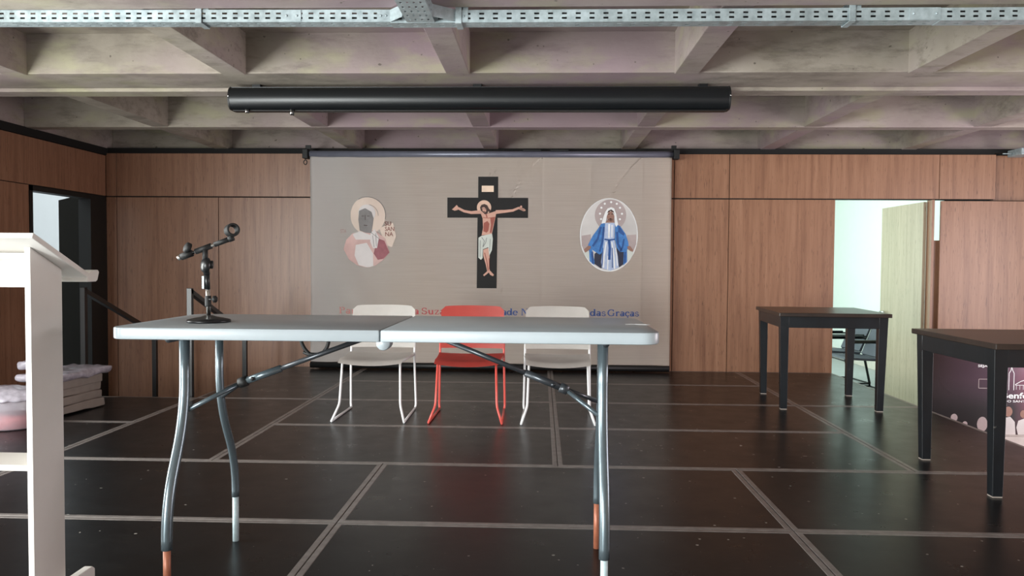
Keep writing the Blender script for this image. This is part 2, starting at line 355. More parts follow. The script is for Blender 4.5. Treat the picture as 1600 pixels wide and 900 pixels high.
# ------------------------------------------------------------------ folding table
ft = thing('folding_table', 'long white plastic folding table on grey steel legs in the foreground', 'table', (-.52, 2.81, 0))
TZ, TX0, TX1, TY0, TY1, TXM = .934, -1.428, .388, 2.47, 3.14, -.522
def tabletop(x0, x1, left):
    r = .055; pts = []
    def arc(cx, cy, a0, a1):
        for k in range(7):
            a = math.radians(a0+(a1-a0)*k/6); pts.append((cx+r*math.cos(a), cy+r*math.sin(a)))
    if left: arc(x0+r, TY0+r, 270, 180); arc(x0+r, TY1-r, 180, 90); pts.extend([(x1, TY1), (x1, TY0)])
    else: arc(x1-r, TY1-r, 90, 0); arc(x1-r, TY0+r, 360, 270); pts.extend([(x0, TY0), (x0, TY1)])
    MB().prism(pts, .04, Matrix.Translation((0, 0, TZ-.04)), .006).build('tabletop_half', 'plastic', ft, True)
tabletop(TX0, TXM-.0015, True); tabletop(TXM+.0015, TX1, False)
MB().lathe([(.021, 0), (.024, .008), (.024, .05), (.021, .058)], 20, axis_mat((TXM+.008, TY0+.012, TZ-.045), (0, 1, 0))).build('hinge', 'plastic', ft)
for X, ext in ((-1.285, ('rust', 'pipe')), (.222, ('pipe', 'rust'))):
    l = MB().tube(curve_pts([((X, 2.72, TZ-.05), 0), ((X, 2.72, .60), .13), ((X, 2.578, .31), .12), ((X, 2.578, .155), 0)], 8), .0185, 14)
    l.lathe([(.004, 0), (.006, .003), (.004, .006)], 10, axis_mat((X-.004, 2.702, .612), (0, -1, 0)))
    lo = l.build('leg', 'tube', ft)
    MB().tube([(X, 2.578, .17), (X, 2.578, .0)], .0125, 12).build('leg_extension', ext[0], lo)
    l = MB().tube(curve_pts([((X+.03*(X < 0)+.012*(X > 0), 2.95, TZ-.05), 0), ((X+.03*(X < 0)+.012*(X > 0), 2.95, .60), .13), ((X+.035*(X < 0)+.012*(X > 0), 3.09, .33), .12), ((X+.035*(X < 0)+.012*(X > 0), 3.09, .185), 0)], 8), .0155, 14)
    lo = l.build('leg', 'tube', ft)
    MB().tube([(X+.035*(X < 0)+.012*(X > 0), 3.09, .195), (X+.035*(X < 0)+.012*(X > 0), 3.09, 0)], .0125, 12).build('leg_extension', ext[1], lo)
    MB().tube([(X, 2.60, TZ-.052), (X, 3.04, TZ-.052)], .012, 10).build('crossbar', 'tubedark', ft)
    s = 1 if X > 0 else -1
    hub = Vector((.075, 2.83, .697)) if s > 0 else Vector((-1.10, 2.83, .706))
    top = Vector((-.36, 2.83, .87)) if s > 0 else Vector((-.66, 2.83, .868))
    dirn = (hub-top).normalized()
    br = MB().tube([top, hub-dirn*.10], .0095, 10).build('brace', 'tubedark', ft)
    MB().tube([hub-dirn*.14, hub+dirn*.015], .0135, 12).build('sleeve', 'tube' if s < 0 else 'tubedark', br)
    MB().tube([hub-dirn*.002, hub+dirn*.03], .019, 12).lathe([(.006, 0), (.008, .004), (.004, .008)], 10, axis_mat(hub+Vector((0, -.013, 0))-dirn*.03, (0, -1, 0))).build('clamp', 'rubber' if s < 0 else 'tubedark', br)
    MB().tube([hub+dirn*.02, (X-.012*s, 2.715, .615)], .0085, 10).build('fork_arm', 'tube', br)
    MB().tube([hub+dirn*.02, (X+(.03 if s < 0 else .012)-.012*s, 2.95, .625)], .0085, 10).build('fork_arm', 'tubedark', br)
tag(MB().tube(curve_pts([((-.952, 3.0, .88), 0), ((-.945, 3.0, .80), .06), ((-.892, 3.0, .775), .05), ((-.842, 3.0, .80), .04), ((-.832, 3.0, .88), 0)], 8), .0075, 8).build('cable', 'rubber'), 'black cable loop drooping under the left half of the white table', 'cable')
tag(MB().prism([(-.045, -.012), (-.01, -.002), (.03, -.02), (.045, -.012), (.01, .016), (-.03, .01)], .0012, Matrix.Translation((.352, 2.80, TZ+.0005))).build('paper_scrap', 'p_white'), 'small torn white scrap lying on the right end of the white table', 'paper')

# ------------------------------------------------------------------ microphone stand on the table
ms = thing('microphone_stand', 'short black desktop microphone stand with boom arm on the white table', 'microphone stand', (-1.195, 2.72, TZ))
bx, by = -1.195, 2.72
MB().lathe([(.074, 0), (.077, .004), (.074, .009), (.050, .015), (.028, .019), (.014, .024)], 36, Matrix.Translation((bx, by, TZ+.0005))).build('base', 'blackmetal', ms)
MB().tube([(bx, by, TZ+.02), (bx-.004, by, TZ+.145)], .0075, 14).build('pole', 'chrome', ms)
cl = MB().lathe([(.0105, 0), (.011, .003), (.011, .036), (.010, .039)], 18, Matrix.Translation((bx-.002, by, TZ+.056))).build('clutch', 'rubber', ms)
kb = MB().tube([(bx+.006, by-.012, TZ+.083), (bx+.030, by-.012, TZ+.082)], .003, 8).lathe([(.006, 0), (.0125, .003), (.0125, .011), (.009, .015)], 14, axis_mat((bx+.020, by-.012, TZ+.083), (1, 0, .05)))
kb.build('knob', 'rubber', cl)
up = MB().tube([(bx-.004, by, TZ+.118), (bx-.006, by, TZ+.178)], .0095, 14).build('sleeve', 'blackmetal', ms)
MB().box(bx-.020, bx-.012, by-.010, by-.002, TZ+.120, TZ+.166, .001, 1).build('tab', 'tube', up)
pc_ = Vector((bx-.010, by-.004, TZ+.205))
pv = MB().lathe([(.012, -.014), (.027, -.010), (.028, .002), (.022, .010), (.010, .014)], 24, axis_mat(pc_, (-.75, -.65, .1))).tube([(bx-.006, by, TZ+.170), pc_], .011, 12)
pv.lathe([(.008, 0), (.015, .003), (.015, .011), (.011, .014)], 14, axis_mat(pc_+Vector((.014, .002, .002)), (1, .35, 0))); pv.build('pivot', 'blackmetal', ms)
A = Vector((bx-.102, by-.01, TZ+.231)); B = Vector((bx+.080, by+.005, TZ+.301)); dv = (B-A).normalized()
bm_ = MB().tube([A, B], .006, 12).build('boom_arm', 'chrome', ms)
MB().tube([A+dv*.062, A+dv*.122], .0105, 14).tube([A+dv*.098, pc_+Vector((0, 0, .012))], .0095, 12).build('boom_joint', 'rubber', bm_)
MB().tube([A+dv*.134, B-dv*.003], .0092, 14).build('boom_sheath', 'rubber', bm_)
MB().tube([A+dv*.008, A+dv*.050], .0125, 14).lathe([(.008, -.004), (.019, 0), (.019, .013), (.010, .017)], 16, axis_mat(A+dv*.038+Vector((0, 0, .020)), (-.55, -.6, .35))).build('counter_knob', 'rubber', bm_)
MB().lathe([(.008, 0), (.0095, .002), (.0095, .010), (.006, .012)], 14, axis_mat(A+dv*.006, -dv)).build('end_cap', 'chrome', bm_)
rc = B+Vector((.006, -.004, .030)); rd = Vector((.62, -.75, .12)).normalized(); e1 = rd.orthogonal().normalized(); e2 = rd.cross(e1)
ring = [rc + .0195*(math.cos(2*PI*k/28)*e1+math.sin(2*PI*k/28)*e2) for k in range(28)]
m = MB()
for off in (-.014, -.007, 0, .007, .014): m.tube([p+rd*off for p in ring], .0048, 8, closed=True)
m.tube([B-dv*.008, B+dv*.010], .011, 10).tube([B, B+Vector((.004, -.003, .014))], .008, 10).build('clip', 'rubber', ms)

# ------------------------------------------------------------------ lectern
lc = thing('lectern', 'white panel lectern with sloping top at the left edge of the stage', 'lectern', (-1.90, 2.46, 0))
LR, LW = -1.617, .56
def top_z(y): return 1.2365-(y-2.33)*.445
for x1 in (LR, LR-LW+.019):
    b = MB(); y0, y1 = 2.375, 2.535
    b.prism([(y0, .0), (y1, .0), (y1, top_z(y1)-.022), (y0, top_z(y0)-.022)], .019, frame((x1-.019, 0, 0), (0, 1, 0), (0, 0, 1)), .0012); b.build('side_panel', 'white', lc)
    MB().prism([(2.20, 0), (2.645, 0), (2.66, .012), (2.66, .052), (2.645, .064), (2.54, .064), (2.20, .064)], .03, frame((x1-.001, 0, 0), (0, 1, 0), (0, 0, 1)), .003).build('foot', 'white', lc)
sl = math.atan(.445); ln = .345
tm = frame((LR-LW-.05, 2.315, 1.222), (1, 0, 0), (0, math.cos(sl), -math.sin(sl)))
MB().box(0, LW+.098, 0, ln, 0, .018, .0025, rot=tm).build('top', 'white', lc)
MB().prism([(2.600, 1.079), (2.652, 1.079), (2.661, 1.085), (2.671, 1.112), (2.664, 1.120), (2.628, 1.116), (2.605, 1.104)], LW+.100, frame((LR-LW-.051, 0, 0), (0, 1, 0), (0, 0, 1)), .0015).build('ledge', 'white', lc)
MB().box(LR-LW+.02, LR-.02, 2.377, 2.533, 1.158, 1.176, .001, 1).build('shelf', 'white', lc)
MB().box(LR-LW+.02, LR-.02, 2.515, 2.533, 1.062, 1.135, .001, 1).build('back_panel', 'white', lc)
MB().box(LR-LW+.02, LR-.02, 2.377, 2.533, .478, .497, .001, 1).build('shelf', 'white', lc)

# ------------------------------------------------------------------ stacking chairs (seat faces the camera)
def chair(label, seat_m, frame_m, cx):
    t = thing('stacking_chair', label, 'chair', (cx, 5.7, 0), 'chairs behind the white table', org=(0, 0, 0))
    nx, ny = 12, 12
    bm = bmesh.new(); gr = []
    for j in range(ny+1):
        v = j/ny; row = []
        for i in range(nx+1):
            u = 2*i/nx-1; hw = .232+.018*v; y = -.215+.43*v
            z = .435+.012*v+.018*(u*u)*(1-.55*v)-.032*max(0, 1-v*5)**1.5-.012*math.sin(PI*v)
            y -= .020*(1-u*u)*(1-v); row.append(bm.verts.new((u*hw, y, z)))
        gr.append(row)
    for j in range(ny):
        for i in range(nx): bm.faces.new((gr[j][i], gr[j][i+1], gr[j+1][i+1], gr[j+1][i]))
    bmesh.ops.solidify(bm, geom=bm.faces[:], thickness=.014)
    m = MB(); m.add(bm); m.build('seat', seat_m, t, True)
    # backrest: rounded top corners, curved around the sitter, gap above the seat
    bm = bmesh.new(); gr = []; n = 16; k = 10
    for j in range(k+1):
        row = []
        for i in range(n+1):
            u = 2*i/n-1; ztop = .815-.006*u*u-.03*max(0, (abs(u)-.82)/.18)**2.2; z0 = .485
            z = z0+(ztop-z0)*j/k; hw = .25-.004*(j/k)
            y = .265+.055*(z-.485)/.33 - .030*u*u + .012
            row.append(bm.verts.new((u*hw, y, z)))
        gr.append(row)
    for j in range(k):
        for i in range(n): bm.faces.new((gr[j][i], gr[j][i+1], gr[j+1][i+1], gr[j+1][i]))
    bmesh.ops.solidify(bm, geom=bm.faces[:], thickness=.013)
    m = MB(); m.add(bm); m.build('backrest', seat_m, t, True)
    for s in (-1, 1):
        MB().tube(curve_pts([((s*.212, -.16, .425), 0), ((s*.222, -.205, .12), .03), ((s*.262, -.275, .009), .02)], 5), .0088, 10).build('leg', frame_m, t)
        MB().tube(curve_pts([((s*.252, .262, .009), 0), ((s*.258, .275, .03), .02), ((s*.25, .245, .40), .05), ((s*.246, .29, .70), 0)], 5), .0088, 10).build('leg', frame_m, t)
        MB().tube([(s*.262, -.277, .009), (s*.252, .265, .009)], .0085, 10).build('runner', frame_m, t)
        MB().tube([(s*.212, -.16, .424), (s*.246, .245, .43)], .0085, 10).build('seat_bar', frame_m, t)
    return t
chair('white plastic sled base chair behind the left half of the white table', 'chairwhite', 'chairframe', -1.232)
chair('coral red sled base chair between the two white ones', 'chairred', 'redframe', -.532)
chair('white plastic sled base chair to the right of the red one', 'chairwhite', 'chairframe', .131)

# ------------------------------------------------------------------ black wooden tables
def black_table(label, x, y, rz):
    t = thing('wooden_table', label, 'table', (x, y, 0), 'black tables on the right of the stage', org=(0, 0, 0))
    t.rotation_euler.z = rz; S = .375; hw = .425
    MB().box(-hw, hw, -hw-.02, hw+.02, .745, .775, .004).build('tabletop', 'tabletop', t)
    for sx in (-1, 1):
        for sy in (-1, 1):
            b = bmesh.new(); bmesh.ops.create_cube(b, size=1)
            for v in b.verts:
                top = v.co.z > 0; k = .034 if top else .025
                v.co = Vector((sx*S - sx*(0 if top else .009) + v.co.x*2*k, sy*S-sy*(0 if top else .009)+v.co.y*2*k, .745 if top else .006))
            bmesh.ops.bevel(b, geom=b.edges[:], offset=.0015, segments=1, affect='EDGES')
            l = MB().add(b).build('leg', 'tablewood', t)
            MB().box(sx*S-sx*.009-.024, sx*S-sx*.009+.024, sy*S-sy*.009-.024, sy*S-sy*.009+.024, 0, .006).build('foot_pad', 'bundle', l)
    for s in (-1, 1):
        MB().box(-S, S, s*S-.012+s*.02, s*S+.012+s*.02, .655, .745, .002, 1).build('apron', 'tablewood', t)
        MB().box(s*S-.012+s*.02, s*S+.012+s*.02, -S, S, .655, .745, .002, 1).build('apron', 'tablewood', t)
black_table('square black wooden table standing before the open doorway', 2.333, 6.52, math.radians(-4))
black_table('square black wooden table cut by the right edge of the photo, nearest on that side', 2.655, 4.262, math.radians(-1))

# ------------------------------------------------------------------ hanging banner
BN = thing('hanging_banner', 'wide beige printed banner hanging from a grey roller on the back wall', 'banner', (-.56, 8.15, .02))
X0, X1, Z0, Z1 = -2.47, 1.362, .075, 2.275
def sst(a, b, x):
    t = max(0, min(1, (x-a)/(b-a))); return t*t*(3-2*t)
def cloth_y(x, z):
    t = (x-X0)/(X1-X0); h = (Z1-z)/(Z1-Z0)
    fall = 1-sst(.0, .55, t)
    y = .026*fall*math.sin(8*(x*.8+z*.7)+.6)*(.4+.6*h) + .013*fall*math.sin(14*(x*.9+z*.35)+1.0) + .008*fall*math.sin(11*x) + .016*(1-sst(0, .07, t))*h
    y -= .045*(sst(.955, 1.0, t))*(.2+.8*h)*.5
    return 8.155 + y + .004*math.sin(3*x)*h
bm = bmesh.new(); nx, nz = 150, 90
gr = [[bm.verts.new((X0+(X1-X0)*i/nx - .03*(j/nz)*0, cloth_y(X0+(X1-X0)*i/nx, Z1+(Z0-Z1)*j/nz), Z1+(Z0-Z1)*j/nz)) for i in range(nx+1)] for j in range(nz+1)]
for j in range(nz):
    for i in range(nx): f = bm.faces.new((gr[j][i], gr[j][i+1], gr[j+1][i+1], gr[j+1][i])); f.smooth = True
bmesh.ops.solidify(bm, geom=bm.faces[:], thickness=.0012)
m = MB(); m.add(bm); sheet = m.build('cloth', 'cloth', BN)
MB().tube([(-2.475, 8.16, 2.298), (1.375, 8.16, 2.298)], .034, 20).build('roller', 'roller', BN)
MB().tube([(X0, 8.15, .042), (X1, 8.15, .042)], .034, 14).build('bottom_bar', 'black', BN)
for x, s in ((-2.515, 1), (1.405, -1)):
    b = MB().box(x-.028, x+.03, 8.10, 8.20, 2.245, 2.345, .006).box(x-.004 if s > 0 else x-.05, x+.055 if s > 0 else x+.004, 8.14, 8.16, 2.345, 2.39, .003)
    b.box(x-.01, x+.014, 8.20, 8.30, 2.27, 2.33, .003)
    k = b.build('bracket', 'rubber', BN)
    if s > 0: MB().tube([(x+.002+.018*math.cos(2*PI*q/16), 8.12, 2.205+.024*math.sin(2*PI*q/16)) for q in range(16)], .005, 6, closed=True).tube([(x+.002, 8.12, 2.25), (x+.002, 8.12, 2.228)], .005, 6).build('hook', 'rubber', k)
for x in (-.06, .23): MB().box(x-.14, x+.05, 8.14, 8.20, 2.331, 2.345, .002).build('clip', 'rubber', BN)
# flat prints: thin polygons that follow the cloth
def drape(bm, layer):
    lo = [min(v.co[i] for v in bm.verts) for i in (0, 2)]; hi = [max(v.co[i] for v in bm.verts) for i in (0, 2)]
    for ax, a, b in ((0, lo[0], hi[0]), (2, lo[1], hi[1])):
        k = math.ceil(a/.03)*.03
        while k < b:
            nrm = [0, 0, 0]; nrm[ax] = 1; co = [0, 0, 0]; co[ax] = k
            bmesh.ops.bisect_plane(bm, geom=bm.verts[:]+bm.edges[:]+bm.faces[:], plane_co=co, plane_no=nrm, dist=1e-5); k += .03
    bmesh.ops.triangulate(bm, faces=bm.faces[:])
    for v in bm.verts: v.co.y = cloth_y(v.co.x, v.co.z)-.0035-.0012*layer
    for f in bm.faces:
        f.normal_update()
def print_poly(name, mat, parent, polys, layer):
    m = MB()
    for pts in polys:
        b = bmesh.new(); vs_ = [b.verts.new((x, 0, z)) for x, z in pts]; b.faces.new(vs_); b.normal_update(); bmesh.ops.triangulate(b, faces=b.faces[:], ngon_method='EAR_CLIP'); m.add(b)
    drape(m.bm, layer); return m.build(name, mat, parent)
def ell(cx, cz, rx, rz, n=32, a0=0, a1=360): return [(cx+rx*math.cos(math.radians(a0+(a1-a0)*k/n)), cz+rz*math.sin(math.radians(a0+(a1-a0)*k/n))) for k in range(n if a1-a0 == 360 else n+1)]
def stroke(pts, w):                           # ribbon along a polyline, w = width or list of widths
    L, Rr = [], []
    for i, p in enumerate(pts):
        a = pts[max(i-1, 0)]; b = pts[min(i+1, len(pts)-1)]; dx, dz = b[0]-a[0], b[1]-a[1]; q = math.hypot(dx, dz); ww = (w[i] if isinstance(w, list) else w)/2
        L.append((p[0]-dz/q*ww, p[1]+dx/q*ww)); Rr.append((p[0]+dz/q*ww, p[1]-dx/q*ww))
    return L+Rr[::-1]
def k1(*pts): return [(-.999+(x-45)*.001497, 2.061-(y-50)*.001463) for x, y in pts]       # crucifix
cr = print_poly('printed_cross', 'p_black', BN, [k1((264, 50), (405, 50), (405, 202), (618, 202), (618, 347), (402, 347), (398, 858), (257, 858), (260, 347), (45, 347), (45, 202), (264, 202))], 0)
print_poly('title_plate', 'p_cream', cr, [k1((289, 115), (374, 115), (374, 160), (289, 160))], 1)
hc = k1((306, 272))[0]
print_poly('halo', 'p_halo', cr, [ell(*hc, .076, .076)], 1)
print_poly('arm', 'p_skin', cr, [stroke(k1((92, 286), (125, 280), (165, 300), (215, 310), (280, 305)), [.03, .026, .026, .03, .04])], 2)
print_poly('arm', 'p_skin', cr, [stroke(k1((390, 305), (455, 300), (510, 293), (552, 275), (590, 290)), [.04, .03, .026, .024, .03])], 2)
print_poly('hand', 'p_skin', cr, [k1((78, 288), (96, 272), (112, 255), (122, 268), (118, 292), (98, 297))], 2)
print_poly('hand', 'p_skin', cr, [k1((552, 274), (568, 256), (576, 262), (574, 276), (602, 288), (596, 299), (572, 292))], 2)
print_poly('torso', 'p_skin', cr, [k1((276, 300), (330, 318), (396, 296), (388, 340), (376, 400), (362, 466), (290, 474), (300, 420), (296, 350))], 3)
print_poly('torso_shading', 'p_skin2', cr, [k1((305, 385), (330, 370), (345, 390), (338, 440), (326, 455), (302, 445)), k1((350, 345), (385, 345), (372, 400), (360, 455), (348, 455), (356, 400)), stroke(k1((300, 345), (335, 350), (385, 342)), .006), stroke(k1((320, 320), (328, 345)), .012)], 4)
print_poly('loincloth', 'p_cloth', cr, [k1((268, 492), (290, 478), (364, 462), (370, 500), (364, 580), (345, 622), (338, 560), (300, 575), (298, 640), (286, 652), (268, 636))], 5)
print_poly('cloth_folds', 'p_line', cr, [stroke(k1((290, 488), (310, 515), (300, 555)), .006), stroke(k1((326, 492), (320, 525), (300, 560)), .006), stroke(k1((352, 500), (348, 590)), .005), stroke(k1((280, 510), (280, 630)), .005)], 6)
print_poly('legs', 'p_skin', cr, [k1((302, 578), (338, 565), (348, 620), (346, 690), (350, 735), (332, 738), (322, 690), (302, 620)), k1((335, 730), (345, 742), (310, 770), (302, 762)), k1((340, 738), (352, 730), (380, 760), (372, 770), (352, 760))], 4)
print_poly('leg_shading', 'p_skin2', cr, [stroke(k1((312, 600), (328, 660), (338, 730)), .009), stroke(k1((344, 640), (346, 720)), .007)], 5)
print_poly('hair', 'p_hair', cr, [k1((278, 272), (288, 254), (308, 247), (328, 256), (340, 280), (358, 298), (352, 312), (336, 300), (330, 318), (312, 322), (296, 306), (284, 296))], 4)
print_poly('face', 'p_skin', cr, [k1((290, 276), (306, 270), (320, 282), (322, 300), (312, 308), (298, 300))], 5)
print_poly('brow', 'p_hair', cr, [stroke(k1((292, 284), (303, 281)), .006), stroke(k1((308, 281), (318, 286)), .006), stroke(k1((303, 300), (314, 303)), .007)], 6)
def k2(*pts): return [(.713+(x-410)*.00106, 1.836-(y-65)*.00105) for x, y in pts]         # oval with the woman in blue
ov = print_poly('printed_oval_with_woman', 'p_white', BN, [ell(.713, 1.452, .305, .387, 48)], 0)
print_poly('misty_background', 'p_oval', ov, [ell(.713, 1.455, .296, .378, 48)], 1)
print_poly('mauve_glow', 'p_mauve', ov, [ell(.728, 1.66, .165, .165, 36), k2((140, 440), (230, 425), (240, 560), (170, 600), (142, 540)), k2((590, 430), (680, 425), (682, 520), (650, 600), (590, 560))], 2)
print_poly('star_dots', 'p_white', ov, [ell(*k2(q)[0], .0115, .0115, 10) for q in ((366, 118), (429, 102), (485, 118), (333, 158), (517, 158), (320, 218), (537, 218), (331, 272), (517, 273))], 3)
print_poly('cloak_lining', 'p_dark', ov, [k2((270, 620), (350, 560), (560, 560), (590, 700), (520, 752), (330, 765), (265, 720))], 3)
print_poly('side_cloth', 'p_cloth', ov, [k2((160, 610), (218, 595), (222, 690), (190, 655)), k2((592, 570), (655, 605), (640, 650), (596, 695))], 3)
print_poly('cloak', 'p_blue', ov, [k2((345, 300), (375, 320), (368, 470), (345, 610), (320, 628), (290, 610), (246, 580), (270, 700), (268, 735), (222, 695), (216, 600), (205, 530), (250, 440), (300, 370)),
    k2((470, 320), (520, 340), (575, 420), (602, 500), (608, 560), (590, 580), (592, 700), (556, 735), (560, 600), (520, 600), (490, 560), (468, 470))], 4)
print_poly('cloak_shade', 'p_navy', ov, [stroke(k2((330, 350), (300, 470), (250, 545)), .022), stroke(k2((360, 350), (345, 500), (320, 600)), .02), k2((505, 335), (560, 410), (560, 440), (500, 400)), stroke(k2((490, 400), (500, 520), (540, 590)), .024), stroke(k2((560, 470), (545, 560), (520, 596)), .016), stroke(k2((245, 600), (255, 720)), .02), stroke(k2((575, 600), (570, 710)), .02)], 5)
print_poly('dress', 'p_dress', ov, [k2((372, 310), (468, 310), (462, 470), (500, 640), (512, 755), (430, 790), (345, 765), (335, 700), (362, 480))], 5)
print_poly('dress_folds', 'p_white', ov, [stroke(k2((385, 500), (365, 640), (360, 760)), .014), stroke(k2((412, 320), (410, 460)), .02), stroke(k2((440, 330), (440, 455)), .012), stroke(k2((440, 500), (462, 640), (470, 770)), .014), stroke(k2((405, 640), (400, 780)), .012), stroke(k2((480, 560), (498, 740)), .01)], 6)
print_poly('belt', 'p_navy', ov, [stroke(k2((366, 474), (415, 482), (468, 474)), .016), stroke(k2((412, 484), (420, 560), (416, 680)), .026), stroke(k2((352, 560), (345, 740)), .008), stroke(k2((445, 560), (448, 760)), .008)], 7)
print_poly('veil', 'p_white', ov, [k2((375, 310), (335, 318), (350, 260), (372, 200), (395, 165), (430, 152), (460, 165), (480, 220), (492, 290), (500, 325), (480, 352), (468, 320), (462, 240), (440, 190), (405, 200), (388, 240))], 6)
print_poly('face', 'p_face', ov, [ell(*k2((425, 235))[0], .040, .062, 24), k2((405, 270), (452, 270), (462, 306), (376, 306))], 5)
print_poly('eyes', 'p_hair', ov, [stroke(k2((398, 222), (416, 222)), .008), stroke(k2((432, 222), (450, 222)), .008), stroke(k2((414, 268), (434, 268)), .007), k2((392, 215), (400, 190), (430, 175), (455, 195), (462, 230), (452, 205), (425, 190), (402, 205))], 7)
for hp in (k2((165, 575), (205, 540), (232, 545), (228, 570), (200, 595), (176, 610)), k2((592, 545), (620, 540), (652, 580), (645, 598), (622, 590), (600, 572))): print_poly('hand', 'p_face', ov, [hp], 6)
def k3(*pts): return [(-1.862+(x-440)*.00113, 1.84-(y-110)*.00113) for x, y in pts]       # faded saint
sa = print_poly('printed_faded_saint', 'p_fade1', BN, [ell(*k3((450, 285))[0], .190, .198, 40), k3((560, 400), (690, 350), (720, 480), (680, 580), (620, 560))], 0)
print_poly('halo_ring', 'p_fade3', sa, [stroke(ell(*k3((450, 285))[0], .190, .198, 30, -10, 120), .006), stroke(ell(*k3((450, 285))[0], .115, .118, 20, 0, 80), .004)], 1)
print_poly('mantle', 'p_fade2', sa, [k3((216, 600), (240, 510), (300, 450), (400, 440), (520, 420), (620, 500), (658, 630), (600, 700), (520, 755), (440, 775), (350, 755), (270, 700))], 1)
print_poly('faded_patch', 'p_fade5', sa, [k3((330, 560), (440, 540), (500, 640), (500, 760), (440, 772), (360, 750), (320, 660)), k3((300, 460), (370, 430), (490, 470), (480, 510), (330, 510))], 2)
print_poly('sleeve', 'p_fade4', sa, [k3((555, 500), (610, 520), (656, 630), (600, 690), (545, 700), (505, 640), (520, 590))], 2)
print_poly('scarf', 'p_fade5', sa, [k3((480, 450), (520, 410), (560, 490), (540, 590), (500, 590), (475, 530))], 3)
print_poly('head_cover', 'p_fade5', sa, [ell(*k3((445, 262))[0], .092, .092, 28)], 2)
print_poly('head', 'p_fade3', sa, [k3((372, 240), (430, 215), (490, 250), (510, 310), (500, 380), (488, 450), (430, 445), (372, 425), (362, 320))], 3)
print_poly('features', 'p_hair', sa, [stroke(k3((430, 280), (432, 325)), .006), stroke(k3((415, 375), (450, 378)), .007), stroke(k3((395, 290), (418, 290)), .005), stroke(k3((448, 290), (472, 290)), .005)], 4)
print_poly('scarf_lines', 'p_fade3', sa, [stroke(k3((500, 470), (512, 580)), .005), stroke(k3((530, 450), (535, 570)), .005), stroke(k3((480, 440), (560, 500)), .005)], 4)
def text_obj(name, s, x0, x1, zb, h, mat, parent, layer, y=None, bold=.0):
    cu = bpy.data.curves.new('t', 'FONT'); cu.body = s; cu.resolution_u = 3; cu.offset = bold
    to = bpy.data.objects.new('t', cu); C.objects.link(to); bpy.context.view_layer.update()
    me = bpy.data.meshes.new_from_object(to.evaluated_get(bpy.context.evaluated_depsgraph_get()))
    bpy.data.objects.remove(to); bpy.data.curves.remove(cu)
    xs = [v.co.x for v in me.vertices]; mn, mx = min(xs), max(xs); hs = h/.72
    for v in me.vertices: v.co = Vector((x0+(v.co.x-mn)/(mx-mn)*(x1-x0), 0 if y is None else y, zb+v.co.y*hs))
    m = MB(); m.bm.from_mesh(me); bpy.data.meshes.remove(me)
    if y is None:
        for v in m.bm.verts: v.co.y = cloth_y(v.co.x, v.co.z)-.0035-.0012*layer
    return m.build(name, mat, parent)
